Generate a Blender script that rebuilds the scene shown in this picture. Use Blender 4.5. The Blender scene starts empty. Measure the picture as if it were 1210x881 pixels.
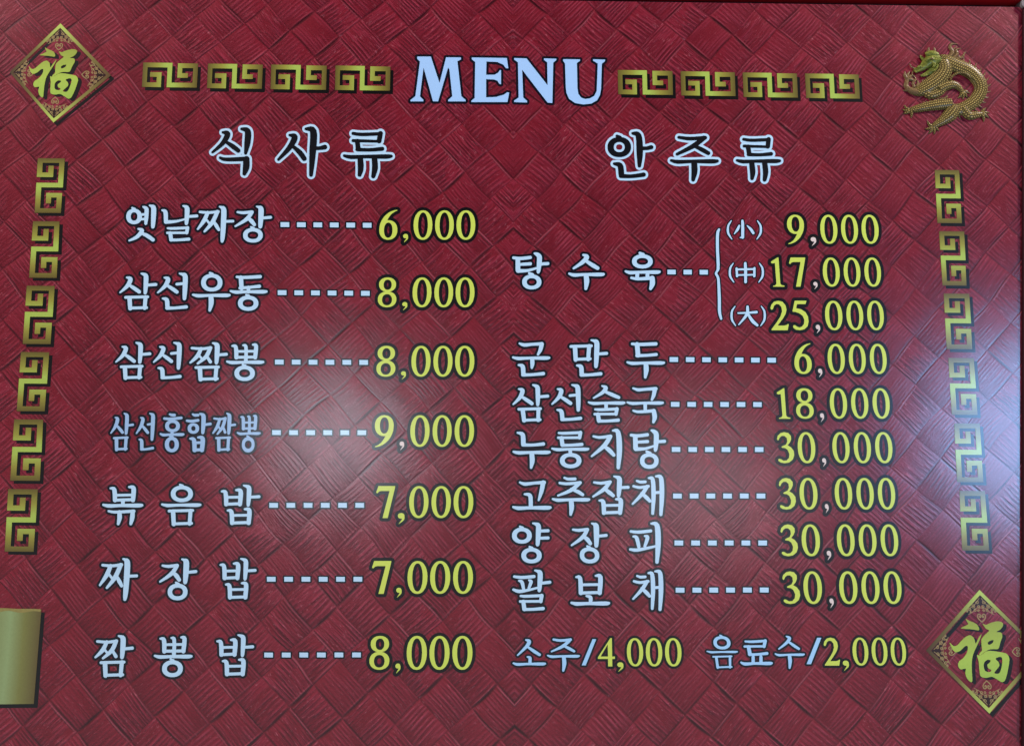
# -*- coding: utf-8 -*-
# A wall-hung restaurant menu board, seen close up from slightly below.
import bpy, math, random
import numpy as np
from mathutils import Vector, Matrix
from mathutils.geometry import delaunay_2d_cdt

scene = bpy.context.scene
col = scene.collection
random.seed(7)

# ------------------------------------------------------------------ camera
# The artwork is drawn in "art" units (1210 x 881) and laid on the flat board; 1 board unit = 1 mm.
F = 1000.0
CX, CY = 605.0, 440.5
UP = np.array([(590 - CX) / F, (-6795 - CY) / F, 1.0]); UP /= np.linalg.norm(UP)
EX = np.array([45.0, 0.337, 1.0]); EX -= UP * EX.dot(UP); EX /= np.linalg.norm(EX)
EY = -UP                                   # board "down" seen from the camera
EN = np.cross(EX, EY)                      # into the board
CEN = np.array([0, 0, F])                  # board centre, mm in front of the camera
BOARD_Z = 1.75                             # height of the board's centre above the floor
BASE_Z = BOARD_Z - 0.56


def to_board(p):
    """art units -> board mm (x right, y down), by the photograph's plane perspective"""
    p = np.atleast_2d(np.asarray(p, float))
    r = np.column_stack([(p[:, 0] - CX) / F, (p[:, 1] - CY) / F, np.ones(len(p))])
    t = (EN.dot(CEN)) / r.dot(EN)
    q = r * t[:, None] - CEN
    return np.column_stack([q.dot(EX), q.dot(EY)])


def world(p, h=0.0):
    b = to_board(p)[0]
    return Vector((b[0] * .001, -h * .001, BOARD_Z - b[1] * .001))


Wm = np.array([EX, EN, -EY])               # camera frame -> world axes (X right, Y into wall, Z up)
cam_pos = Wm.dot(-CEN) * .001 + np.array([0, 0, BOARD_Z])
cam = bpy.data.objects.new('camera', bpy.data.cameras.new('camera'))
rot = Wm.dot(np.diag([1, -1, -1]))
M4 = Matrix.Identity(4)
for i in range(3):
    for j in range(3):
        M4[i][j] = float(rot[i, j])
    M4[i][3] = float(cam_pos[i])
cam.matrix_world = M4
cam.data.sensor_width = 36.0
cam.data.lens = 36.0 * F / 1210.0
cam.data.clip_start = .02
cam.data.clip_end = 100
col.objects.link(cam)
scene.camera = cam

# ------------------------------------------------------------------ light (indoors: dim room, a few lamps)
w = bpy.data.worlds.new('World'); scene.world = w; w.use_nodes = True
nt = w.node_tree; bg = nt.nodes['Background']
tc = nt.nodes.new('ShaderNodeTexCoord'); sx = nt.nodes.new('ShaderNodeSeparateXYZ'); rp = nt.nodes.new('ShaderNodeValToRGB')
mr = nt.nodes.new('ShaderNodeMapRange')      # the room: dark ceiling, paler lower half
mr.inputs['From Min'].default_value = -.35; mr.inputs['From Max'].default_value = .27
nt.links.new(tc.outputs['Generated'], sx.inputs[0]); nt.links.new(sx.outputs[2], mr.inputs[0]); nt.links.new(mr.outputs[0], rp.inputs[0])
rp.color_ramp.elements[0].color = (.68, .72, .77, 1)
rp.color_ramp.elements[1].color = (.03, .03, .05, 1)
nt.links.new(rp.outputs[0], bg.inputs[0]); bg.inputs[1].default_value = .62
scene.view_settings.view_transform = 'Standard'
scene.view_settings.look = 'None'
scene.view_settings.exposure = 0
scene.view_settings.gamma = 1


def area(name, loc, aim, sx, sy, watts, color, spread=180):
    l = bpy.data.lights.new(name, 'AREA')
    l.shape = 'ELLIPSE'; l.size = sx; l.size_y = sy; l.energy = watts; l.color = color
    l.spread = math.radians(spread)
    o = bpy.data.objects.new(name, l)
    o.location = loc
    o.rotation_euler = (Vector(aim) - Vector(loc)).to_track_quat('-Z', 'Y').to_euler()
    col.objects.link(o)
    return o


def mirror_lamp(name, p, dist, sx, sy, watts, color):
    """a lamp across the room whose reflection shows in the glossy print at art point p"""
    P = world(p); C = Vector(cam_pos)
    d = (P - C).normalized()
    r = Vector((d.x, -d.y, d.z))
    L = P + r * dist
    return area(name, L, P, sx, sy, watts, color)


area('key_light_left', (-2.9, -1.3, BOARD_Z + 2.6), (0, 0, BOARD_Z), .5, .5, 148, (1, .90, .88))  # unseen pair, added high at both sides to light the board evenly
area('key_light_right', (3.0, -1.3, BOARD_Z + 2.6), (0, 0, BOARD_Z), .5, .5, 160, (1, .90, .88))
mirror_lamp('room_lamp', (398, 516), 1.75, .42, .32, 3.0, (.76, .87, 1))
mirror_lamp('window_light', (1216, 512), 1.7, .40, .56, 11.5, (.28, .55, 1))
mirror_lamp('far_lamp', (820, 570), 2.2, .7, .45, 2.4, (.85, .9, 1))

# ------------------------------------------------------------------ node helpers


class E:
    """tiny expression wrapper round shader math nodes"""
    nt = None

    def __init__(s, sock): s.s = sock

    @staticmethod
    def m(op, *a, clamp=False):
        n = E.nt.nodes.new('ShaderNodeMath'); n.operation = op; n.use_clamp = clamp
        for i, v in enumerate(a):
            if isinstance(v, E): E.nt.links.new(v.s, n.inputs[i])
            else: n.inputs[i].default_value = v
        return E(n.outputs[0])

    def __add__(s, o): return E.m('ADD', s, o)
    __radd__ = __add__
    def __sub__(s, o): return E.m('SUBTRACT', s, o)
    def __rsub__(s, o): return E.m('SUBTRACT', o, s)
    def __mul__(s, o): return E.m('MULTIPLY', s, o)
    __rmul__ = __mul__
    def __truediv__(s, o): return E.m('DIVIDE', s, o)


def comb(x, y, z):
    n = E.nt.nodes.new('ShaderNodeCombineXYZ')
    for i, v in enumerate((x, y, z)):
        if isinstance(v, E): E.nt.links.new(v.s, n.inputs[i])
        else: n.inputs[i].default_value = v
    return n.outputs[0]


def noise(vec, scale=1.0, detail=2.0, rough=.5):
    n = E.nt.nodes.new('ShaderNodeTexNoise')
    n.inputs['Scale'].default_value = scale
    n.inputs['Detail'].default_value = detail
    n.inputs['Roughness'].default_value = rough
    E.nt.links.new(vec, n.inputs['Vector'])
    return E(n.outputs['Fac'])


def smooth(x, a, b):
    n = E.nt.nodes.new('ShaderNodeMapRange'); n.interpolation_type = 'SMOOTHSTEP'
    E.nt.links.new(x.s, n.inputs['Value'])
    n.inputs['From Min'].default_value = a; n.inputs['From Max'].default_value = b
    return E(n.outputs['Result'])


def mixc(f, a, b):
    n = E.nt.nodes.new('ShaderNodeMix'); n.data_type = 'RGBA'
    if isinstance(f, E): E.nt.links.new(f.s, n.inputs['Factor'])
    else: n.inputs['Factor'].default_value = f
    for k, v in (('A', a), ('B', b)):
        i = [x for x in n.inputs if x.name == k and x.type == 'RGBA'][0]
        if isinstance(v, tuple): i.default_value = (*v, 1)
        else: E.nt.links.new(v, i)
    return [x for x in n.outputs if x.type == 'RGBA'][0]


def new_mat(name):
    m = bpy.data.materials.new(name); m.use_nodes = True
    E.nt = m.node_tree
    b = m.node_tree.nodes['Principled BSDF']
    return m, b


COAT, COAT_R = 1.0, .235


def finish(b, rough=.6, coat=COAT):
    b.inputs['Roughness'].default_value = rough
    b.inputs['Specular IOR Level'].default_value = .03
    b.inputs['Coat Weight'].default_value = coat
    b.inputs['Coat Roughness'].default_value = COAT_R
    b.inputs['Coat IOR'].default_value = 1.62


def srgb(r, g, b):
    f = lambda c: (c / 255 / 12.92) if c <= 10 else ((c / 255 + .055) / 1.055) ** 2.4
    return (f(r), f(g), f(b))


def board_xy():
    """board mm coordinates of the shading point (x right, y down), from the object itself"""
    tc = E.nt.nodes.new('ShaderNodeTexCoord')
    sp = E.nt.nodes.new('ShaderNodeSeparateXYZ')
    E.nt.links.new(tc.outputs['Object'], sp.inputs[0])
    return E(sp.outputs[0]) * 1000.0, (0.56 - E(sp.outputs[2])) * 1000.0


def ink(name, c, mottle=.06, rough=.6):
    m, b = new_mat(name)
    x, y = board_xy()
    n = noise(comb(x, y, 0.0), .35, 3)
    c2 = tuple(v * (1 - 2 * mottle) for v in c)
    E.nt.links.new(mixc(n, c2, tuple(min(1, v * (1 + mottle)) for v in c)), b.inputs['Base Color'])
    finish(b, rough)
    return m


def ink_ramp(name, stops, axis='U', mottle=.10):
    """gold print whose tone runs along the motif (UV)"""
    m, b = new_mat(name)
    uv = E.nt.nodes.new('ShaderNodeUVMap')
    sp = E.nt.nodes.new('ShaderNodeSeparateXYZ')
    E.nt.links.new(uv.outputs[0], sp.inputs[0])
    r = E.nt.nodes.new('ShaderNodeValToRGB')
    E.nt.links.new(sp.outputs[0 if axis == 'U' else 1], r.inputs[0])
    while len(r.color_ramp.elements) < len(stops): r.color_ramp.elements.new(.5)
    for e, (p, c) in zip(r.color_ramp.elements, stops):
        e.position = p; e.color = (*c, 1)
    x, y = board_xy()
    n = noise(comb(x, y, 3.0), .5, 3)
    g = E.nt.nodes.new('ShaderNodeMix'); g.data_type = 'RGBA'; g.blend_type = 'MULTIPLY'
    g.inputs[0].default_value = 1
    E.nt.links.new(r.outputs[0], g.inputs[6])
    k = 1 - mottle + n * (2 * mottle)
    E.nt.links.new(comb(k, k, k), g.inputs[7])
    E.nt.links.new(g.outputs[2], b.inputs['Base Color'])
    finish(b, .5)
    return m


# ------------------------------------------------------------------ woven red print
def woven():
    m, b = new_mat('woven_red_print')
    x, y = board_xy()
    u = E.m('ABSOLUTE', x - 2.0)                      # the print is mirrored about the board's middle
    v = y + 238.0
    wx = noise(comb(u, v, 0.0), .017, 0) - .5
    wy = noise(comb(u, v, 40.0), .017, 0) - .5
    u = u + wx * 8.0
    v = v + wy * 8.0
    # lattice: strips run along P and Q
    px, py, qx, qy = -27.5, -25.5, -31.5, 34.5
    det = px * qy - qx * py
    p = (u * (qy / det)) - (v * (qx / det))
    q = (v * (px / det)) - (u * (py / det))
    ip, iq = E.m('FLOOR', p), E.m('FLOOR', q)
    fp, fq = p - ip, q - iq
    par = E.m('FLOORED_MODULO', ip + iq, 2.0)
    inv = 1.0 - par
    along = fp * inv + fq * par
    across = fq * inv + fp * par
    wn = E.nt.nodes.new('ShaderNodeTexWhiteNoise'); wn.noise_dimensions = '3D'
    E.nt.links.new(comb(ip + .5, iq + .5, 1.0), wn.inputs['Vector'])
    rnd = E(wn.outputs['Value'])
    wn2 = E.nt.nodes.new('ShaderNodeTexWhiteNoise'); wn2.noise_dimensions = '3D'
    E.nt.links.new(comb(ip + .5, iq + .5, 7.0), wn2.inputs['Vector'])
    rnd2 = E(wn2.outputs['Value'])
    # ridges along each strip
    g1 = noise(comb(across * 10.0, along * .55, rnd * 37.0), 1.0, 1.0, .4)
    g2 = noise(comb(across * 26.0, along * 2.2, rnd * 91.0), 1.0, 2.0, .6)
    ridge = smooth(g1, .40, .60)
    mid = E.m('SINE', along * math.pi)
    # embossed comb lines: straight, close-set, stronger in some stretches of a strip than in others
    ph = noise(comb(across * 3.6, along * .12, rnd * 20.0), 1.0, 2) * 9.0
    teeth = smooth(E.m('SINE', across * 56.0 + ph), -.5, .7)
    msk = smooth(noise(comb(across * 1.9, along * 1.5, rnd * 71.0), 1.0, 1), .34, .56)
    brk_ = .55 + .45 * smooth(noise(comb(across * 9.0, along * 2.6, rnd * 13.0), 1.0, 1), .38, .6)
    comb_ = teeth * msk * brk_ * E.m('POWER', mid, .35)
    dome = E.m('POWER', mid, .55)
    side = E.m('SINE', across * math.pi)
    edge = E.m('POWER', side, .22)
    tilt = (rnd2 - .5) * (across - .5) * 1.9
    amp = .30 + rnd * .85
    fine = noise(comb(x, y, 9.0), .42, 4, .65)
    # creases along the q lines, raised rims along the p lines, each stretch with its own strength

    def line(a, fa, b, fb, seed, wd):
        near = E.m('ROUND', a)
        n = E.nt.nodes.new('ShaderNodeTexWhiteNoise'); n.noise_dimensions = '3D'
        E.nt.links.new(comb(near, E.m('FLOOR', b), seed), n.inputs['Vector'])
        st = smooth(E(n.outputs['Value']), .25, .8)
        wob = noise(comb(a * .8, b * 2.4, seed), 1.0, 2) - .5
        d = E.m('ABSOLUTE', a - near + wob * .022)
        prof = 1.0 - smooth(d, 0.0, wd)
        return prof * st * E.m('POWER', E.m('SINE', fb * math.pi), .6)
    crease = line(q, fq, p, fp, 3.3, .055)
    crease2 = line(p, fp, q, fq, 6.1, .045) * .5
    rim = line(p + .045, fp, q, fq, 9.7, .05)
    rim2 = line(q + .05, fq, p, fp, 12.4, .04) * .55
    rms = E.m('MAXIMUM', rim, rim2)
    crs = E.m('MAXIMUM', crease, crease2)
    h = dome * 1.15 + edge * .35 + ridge * amp * .20 * mid + comb_ * (amp + .05) * .48 + g2 * .24 * amp + tilt * mid + fine * .30 - crs * .95 + rms * .6
    bump = E.nt.nodes.new('ShaderNodeBump')
    bump.inputs['Strength'].default_value = .85
    bump.inputs['Distance'].default_value = .0042
    E.nt.links.new(h.s, bump.inputs['Height'])
    E.nt.links.new(bump.outputs[0], b.inputs['Normal'])
    b2 = E.nt.nodes.new('ShaderNodeBump')
    b2.inputs['Strength'].default_value = .035
    b2.inputs['Distance'].default_value = .0042
    E.nt.links.new(h.s, b2.inputs['Height'])
    E.nt.links.new(b2.outputs[0], b.inputs['Coat Normal'])
    # ink: red, paler ridge threads; rim highlights and crease shade printed into the colour
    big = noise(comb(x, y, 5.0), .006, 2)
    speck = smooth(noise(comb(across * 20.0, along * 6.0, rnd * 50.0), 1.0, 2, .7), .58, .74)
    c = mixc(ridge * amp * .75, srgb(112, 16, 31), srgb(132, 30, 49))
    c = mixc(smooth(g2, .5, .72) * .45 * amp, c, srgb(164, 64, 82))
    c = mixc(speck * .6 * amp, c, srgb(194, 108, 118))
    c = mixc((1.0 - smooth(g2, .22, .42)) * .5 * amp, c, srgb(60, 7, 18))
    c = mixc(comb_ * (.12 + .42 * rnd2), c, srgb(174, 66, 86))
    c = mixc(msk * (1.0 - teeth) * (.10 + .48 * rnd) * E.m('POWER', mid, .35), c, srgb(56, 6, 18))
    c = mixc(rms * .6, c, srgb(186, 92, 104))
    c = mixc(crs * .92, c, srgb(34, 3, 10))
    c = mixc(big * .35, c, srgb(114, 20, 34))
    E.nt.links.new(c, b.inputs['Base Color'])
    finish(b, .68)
    b.inputs['Specular IOR Level'].default_value = .03
    return m


MAT = {}
MAT['woven'] = woven()
MAT['blue'] = ink('pale_blue_ink', srgb(188, 220, 240), .02)
MAT['blue_dim'] = ink('greyish_blue_ink', srgb(158, 190, 222), .02)
MAT['blue_drink'] = ink('sky_blue_ink', srgb(166, 210, 242), .02)
MAT['blue_title'] = ink('title_blue_ink', srgb(166, 204, 244), .02)
MAT['navy'] = ink('navy_outline_ink', srgb(8, 5, 20), .05)
MAT['black'] = ink('black_outline_ink', srgb(8, 3, 4), .05)
MAT['headblack'] = ink('heading_black_ink', srgb(7, 8, 14), .05)
MAT['drop_shadow_black'] = ink('black_shadow_print', srgb(8, 4, 3), .08)  # for the ornaments' drop shadows, printed as flat black shapes
MAT['yellow'] = ink('yellow_green_ink', srgb(206, 220, 90), .03)
MAT['cream'] = ink('cream_ink', srgb(226, 206, 196), .03)
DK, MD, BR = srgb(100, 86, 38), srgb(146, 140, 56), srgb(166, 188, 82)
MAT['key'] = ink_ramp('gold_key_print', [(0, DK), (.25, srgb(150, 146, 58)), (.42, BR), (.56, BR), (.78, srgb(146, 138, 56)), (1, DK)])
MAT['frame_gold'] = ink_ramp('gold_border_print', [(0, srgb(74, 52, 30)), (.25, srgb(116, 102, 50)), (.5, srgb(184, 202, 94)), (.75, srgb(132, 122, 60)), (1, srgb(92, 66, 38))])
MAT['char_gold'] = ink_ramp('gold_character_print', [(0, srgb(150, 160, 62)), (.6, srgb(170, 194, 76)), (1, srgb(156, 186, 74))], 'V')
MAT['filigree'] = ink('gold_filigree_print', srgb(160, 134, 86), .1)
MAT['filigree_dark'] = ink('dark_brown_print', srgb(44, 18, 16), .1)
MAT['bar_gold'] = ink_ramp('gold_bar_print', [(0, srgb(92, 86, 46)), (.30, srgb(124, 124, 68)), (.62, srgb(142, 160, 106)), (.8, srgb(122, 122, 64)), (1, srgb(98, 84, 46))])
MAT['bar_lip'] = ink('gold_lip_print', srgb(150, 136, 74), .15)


def dragon_gold(name, c1, c2, scales):
    m, b = new_mat(name)
    uv = E.nt.nodes.new('ShaderNodeUVMap')
    sp = E.nt.nodes.new('ShaderNodeSeparateXYZ')
    E.nt.links.new(uv.outputs[0], sp.inputs[0])
    U, V = E(sp.outputs[0]), E(sp.outputs[1])
    row = E.m('FLOOR', V)
    off = E.m('FLOORED_MODULO', row, 2.0) * .5
    fu = E.m('FRACT', U + off) - .5
    fv = E.m('FRACT', V) - .5
    d = E.m('SQRT', fu * fu + fv * fv)
    sc = 1.0 - smooth(d, .15, .50)
    x, y = board_xy()
    n = noise(comb(x, y, 2.0), .6, 3)
    f = (sc * .8 + n * .3) if scales else n
    E.nt.links.new(mixc(f, c1, c2), b.inputs['Base Color'])
    bp = E.nt.nodes.new('ShaderNodeBump')
    bp.inputs['Strength'].default_value = .8; bp.inputs['Distance'].default_value = .0015
    E.nt.links.new((sc if scales else n).s, bp.inputs['Height'])
    E.nt.links.new(bp.outputs[0], b.inputs['Normal'])
    finish(b, .5, .12)
    b.inputs['Metallic'].default_value = .25
    return m


MAT['dragon'] = dragon_gold('scaled_dark_gold', srgb(48, 34, 18), srgb(164, 142, 80), True)
MAT['dragon_plain'] = dragon_gold('dark_gold', srgb(70, 50, 34), srgb(140, 112, 72), False)
MAT['dragon_head'] = dragon_gold('green_gold', srgb(58, 54, 20), srgb(150, 154, 66), False)


def plain(name, c, rough=.5, coat=0):
    m, b = new_mat(name)
    tc = E.nt.nodes.new('ShaderNodeTexCoord')
    n = noise(tc.outputs['Object'], 60, 4)
    E.nt.links.new(mixc(n, tuple(v * .75 for v in c), tuple(v * 1.2 for v in c)), b.inputs['Base Color'])
    b.inputs['Roughness'].default_value = rough
    b.inputs['Coat Weight'].default_value = coat
    b.inputs['Specular IOR Level'].default_value = .12
    return m


MAT['rail_red'] = plain('red_lacquer', srgb(150, 16, 22), .35, .3)
MAT['rail_dark'] = plain('dark_stained_wood', srgb(44, 10, 16), .8)
MAT['backboard'] = plain('black_backboard', srgb(24, 8, 12), .7)
MAT['bolt'] = plain('grey_metal', srgb(120, 112, 112), .4)
MAT['wall'] = plain('dark_painted_wall', srgb(60, 20, 22), .8)

# ------------------------------------------------------------------ scene objects
board = bpy.data.objects.new('menu_board', None)
board.location = (0, 0, BASE_Z)
board['label'] = 'dark red woven-look restaurant menu board with Korean dishes, prices and gold ornaments'
board['category'] = 'menu board'
col.objects.link(board)


def link_mesh(name, verts, faces, mat, parent=board, uvs=None, label=None, smooth_shade=False, mats=None, midx=None):
    me = bpy.data.meshes.new(name)
    me.from_pydata([tuple(map(float, v)) for v in verts], [], faces)
    me.materials.append(MAT[mat] if mat else None)
    for k in mats or []: me.materials.append(MAT[k])
    if midx is not None: me.polygons.foreach_set('material_index', midx)
    if uvs is not None:
        l = me.uv_layers.new(name='UVMap')
        for lp in me.loops: l.data[lp.index].uv = uvs[lp.vertex_index]
    if smooth_shade:
        for p in me.polygons: p.use_smooth = True
    me.update()
    o = bpy.data.objects.new(name, me)
    o.parent = parent
    if label: o['label'] = label
    col.objects.link(o)
    return o


def local(b, h):
    """board mm + height above the print -> the board object's own coordinates"""
    return np.column_stack([b[:, 0] * .001, np.full(len(b), -h * .001), .56 - b[:, 1] * .001])


def solid(loops, h0, h1, uvfun=None):
    """loops in art units (outer and holes) -> prism verts/faces/uvs standing on the board"""
    V, Fc, UV = [], [], []
    lb = [to_board(l) for l in loops]
    allb = np.vstack(lb); n = len(allb)
    top = local(allb, h1); bot = local(allb, h0)
    V = list(top) + list(bot)
    edges, k = [], 0
    for l in lb:
        edges += [(k + i, k + (i + 1) % len(l)) for i in range(len(l))]; k += len(l)
    res = delaunay_2d_cdt([Vector((p[0], p[1])) for p in allb], edges, [], 0, 1e-7)
    orig = [o[0] if o else -1 for o in res[3]]
    tris = np.array([[orig[i] for i in t] for t in res[2]])
    tris = tris[(tris >= 0).all(1)]
    cen = allb[tris].mean(1)
    ins = np.zeros(len(tris), bool)
    for l in lb:
        nx = np.roll(l, -1, 0)
        for (ax, ay), (bx, by) in zip(l, nx):
            if ay != by: ins ^= ((ay > cen[:, 1]) != (by > cen[:, 1])) & (cen[:, 0] < (bx - ax) * (cen[:, 1] - ay) / (by - ay) + ax)
    for a, b_, c in tris[ins].tolist():
        p, q, r = allb[a], allb[b_], allb[c]
        s = (q[0] - p[0]) * (r[1] - p[1]) - (q[1] - p[1]) * (r[0] - p[0])
        if abs(s) < 1e-9: continue
        Fc.append((a, c, b_) if s > 0 else (a, b_, c))
    k = 0
    for l in lb:
        m = len(l)
        for i in range(m):
            j = (i + 1) % m
            Fc.append((k + i, k + j, n + k + j, n + k + i))
        k += m
    if uvfun is not None:
        al = np.vstack([np.asarray(l, float) for l in loops])
        u = uvfun(al)
        UV = np.vstack([u, u])
    return V, Fc, (UV if uvfun is not None else None)


def merge(parts):
    V, Fc, UV, MI = [], [], [], []
    for i, (v, f, u, mi) in enumerate(parts):
        k = len(V)
        V += list(v)
        Fc += [tuple(a + k for a in t) for t in f]
        if u is not None: UV += list(u)
        MI += [mi] * len(f)
    return V, Fc, (np.array(UV) if UV else None), MI


def box4(name, corners, h0, h1, mat, parent=board, label=None):
    v, f, _ = solid([corners], h0, h1)
    return link_mesh(name, v, f, mat, parent, label=label)


# wall behind the board
wv = [(-3, .06, 0), (3, .06, 0), (3, .06, 3), (-3, .06, 3), (-3, .16, 0), (3, .16, 0), (3, .16, 3), (-3, .16, 3)]
wl = bpy.data.meshes.new('wall')
wl.from_pydata(wv, [], [(0, 1, 2, 3), (7, 6, 5, 4), (0, 4, 5, 1), (3, 2, 6, 7), (0, 3, 7, 4), (1, 5, 6, 2)])
wl.materials.append(MAT['wall'])
wo = bpy.data.objects.new('wall', wl); wo['kind'] = 'structure'
wo['label'] = 'dark painted wall behind the hung menu board'
wo['category'] = 'wall'
col.objects.link(wo)

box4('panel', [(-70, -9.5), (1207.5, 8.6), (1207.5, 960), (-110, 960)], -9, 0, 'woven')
box4('backboard', [(-90, -60), (1290, -40), (1290, 990), (-130, 990)], -40, -10, 'backboard')
box4('frame_rail', [(-90, -60), (1270, -42), (1270, 3.0), (-90, -16)], -9.5, 4, 'rail_red', label='red lacquered rail along the top edge')
box4('frame_rail', [(1207.6, 9.5), (1240, 10), (1240, 990), (1206.4, 990)], -9.5, 3, 'rail_dark', label='dark wooden rail along the right edge')
ang = np.linspace(0, 2 * math.pi, 24, endpoint=False)
box4('corner_bolt', [(1209.5 + 5 * math.cos(a), 5 + 6 * math.sin(a)) for a in ang], -9.5, 4.6, 'bolt')

# ------------------------------------------------------------------ lettering engine
SS = 4.0


def catmull(P, closed=False, n=6):
    P = np.asarray(P, float)
    if len(P) < 3 and not closed: return P
    out = []
    m = len(P)
    rng = range(m) if closed else range(m - 1)
    for i in rng:
        if closed: a, b_, c, d = P[(i - 1) % m], P[i], P[(i + 1) % m], P[(i + 2) % m]
        else: a, b_, c, d = P[max(i - 1, 0)], P[i], P[i + 1], P[min(i + 2, m - 1)]
        for k in range(n):
            t = k / n
            out.append(.5 * ((2 * b_) + (-a + c) * t + (2 * a - 5 * b_ + 4 * c - d) * t * t + (-a + 3 * b_ - 3 * c + d) * t ** 3))
    if not closed: out.append(P[-1])
    return np.array(out)


def lean(x):                       # art-space lean of the board's verticals at x
    return (x - 590.0) / 7220.0


class Glyph:
    """a list of ('s', pts, radii) strokes, ('p', pts) filled outlines and ('h', pts) holes"""
    def __init__(s): s.ops = []

    def L(s, *pts):
        a = np.array(pts, float)
        a = catmull(a, n=5)
        s.ops.append(('s', a[:, :2], a[:, 2])); return s

    def P(s, pts, smooth_=False, hole=False):
        a = np.array(pts, float)
        if smooth_: a = catmull(a, True, 5)
        s.ops.append(('h' if hole else 'p', a, None)); return s

    def ell(s, cx, cy, rx, ry, hole=False, sup=2.15):
        t = np.linspace(0, 2 * math.pi, 48, endpoint=False)
        c, q = np.cos(t), np.sin(t)
        a = np.column_stack([cx + rx * np.sign(c) * np.abs(c) ** (2 / sup), cy + ry * np.sign(q) * np.abs(q) ** (2 / sup)])
        s.ops.append(('h' if hole else 'p', a, None)); return s

    def V(s, x, y0, y1, r=15, nib=30):
        return s.L((x - nib, y0, 5), (x - nib * .45, y0 + 6, 10), (x, y0 + 20, r), (x - 1, (y0 + y1) / 2, r), (x - 5, y1 - 18, r * .78), (x - 7, y1 - 7, r * .5))

    def H(s, x0, x1, y, r=11):
        w_ = x1 - x0
        return s.L((x0 + 6, y - 5, r * .6), (x0 + .16 * w_, y + 3, r), (x0 + .45 * w_, y, r * .82), (x1 - .14 * w_, y, r * 1.12), (x1 - 8, y - 2, r * .72))

    def O(s, cx, cy, rx, ry, t=16, tick=True):
        s.ell(cx, cy, rx, ry)
        s.ell(cx, cy, rx - t * 1.95, ry - t * 1.5, hole=True)
        if tick: s.L((cx - 14, cy - ry - 8, 6), (cx + 2, cy - ry + 2, 11))
        return s

    def bbox(s):
        lo, hi = np.array([1e9, 1e9]), np.array([-1e9, -1e9])
        for k, a, r in s.ops:
            if k == 'h': continue
            e = r[:, None] if r is not None else 0
            lo = np.minimum(lo, (a - e).min(0)); hi = np.maximum(hi, (a + e).max(0))
        return (*lo, *hi)

    def mapped(s, f, k):
        g = Glyph()
        g.ops = [(t, f(a), None if r is None else r * k) for t, a, r in s.ops]
        return g

    def from_view(s, ox, oy, sc):
        """traced at an enlargement -> art units"""
        return s.mapped(lambda a: a / sc + np.array([ox, oy]), 1 / sc)

    def upright(s):
        b_ = s.bbox(); cx, cy = (b_[0] + b_[2]) / 2, (b_[1] + b_[3]) / 2
        k = lean(cx)
        return s.mapped(lambda a: np.column_stack([a[:, 0] - k * (a[:, 1] - cy), a[:, 1]]), 1)

    def fit(s, x0, y0, x1, y1, boost=1.0):
        """place an upright glyph into a box of the art, leaning as the board does there"""
        b_ = s.bbox()
        cx, cy = (x0 + x1) / 2, (y0 + y1) / 2
        k = lean(cx)
        w0 = (x1 - x0) - abs(k) * (y1 - y0)
        sx, sy = w0 / (b_[2] - b_[0]), (y1 - y0) / (b_[3] - b_[1])
        bx, by = (b_[0] + b_[2]) / 2, (b_[1] + b_[3]) / 2

        def f(a):
            x = (a[:, 0] - bx) * sx; y = (a[:, 1] - by) * sy
            return np.column_stack([x + k * y + cx, y + cy])
        return s.mapped(f, math.sqrt(abs(sx * sy)) * boost)


def sdf_poly(X, Y, P):
    d = np.full(X.shape, 1e18); inside = np.zeros(X.shape, bool)
    n = len(P)
    for i in range(n):
        ax, ay = P[i]; bx, by = P[(i + 1) % n]
        ex, ey = bx - ax, by - ay
        L2 = ex * ex + ey * ey
        if L2 < 1e-12: continue
        t = np.clip(((X - ax) * ex + (Y - ay) * ey) / L2, 0, 1)
        d = np.minimum(d, (X - ax - t * ex) ** 2 + (Y - ay - t * ey) ** 2)
        c = ((ay > Y) != (by > Y))
        if ey != 0: inside ^= c & (X < ex * (Y - ay) / ey + ax)
    d = np.sqrt(d)
    return np.where(inside, -d, d)


def glyph_field(glyphs, pad, ss=SS):
    bb = np.array([g.bbox() for g in glyphs])
    x0, y0 = bb[:, 0].min() - pad, bb[:, 1].min() - pad
    x1, y1 = bb[:, 2].max() + pad, bb[:, 3].max() + pad
    nx, ny = int((x1 - x0) * ss) + 2, int((y1 - y0) * ss) + 2
    D = np.full((ny, nx), 1e9)
    for g in glyphs:
        b_ = g.bbox()
        i0 = max(0, int((b_[0] - pad - x0) * ss)); i1 = min(nx, int((b_[2] + pad - x0) * ss) + 2)
        j0 = max(0, int((b_[1] - pad - y0) * ss)); j1 = min(ny, int((b_[3] + pad - y0) * ss) + 2)
        X, Y = np.meshgrid(x0 + np.arange(i0, i1) / ss, y0 + np.arange(j0, j1) / ss)
        d = np.full(X.shape, 1e9)
        for k, a, r in g.ops:
            if k == 's':
                for i in range(len(a) - 1):
                    ax, ay = a[i]; ex, ey = a[i + 1] - a[i]
                    L2 = ex * ex + ey * ey + 1e-12
                    t = np.clip(((X - ax) * ex + (Y - ay) * ey) / L2, 0, 1)
                    d = np.minimum(d, np.hypot(X - ax - t * ex, Y - ay - t * ey) - (r[i] + t * (r[i + 1] - r[i])))
            elif k == 'p': d = np.minimum(d, sdf_poly(X, Y, a))
            else: d = np.maximum(d, -sdf_poly(X, Y, a))
        D[j0:j1, i0:i1] = np.minimum(D[j0:j1, i0:i1], d)
    return D, x0, y0


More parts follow.
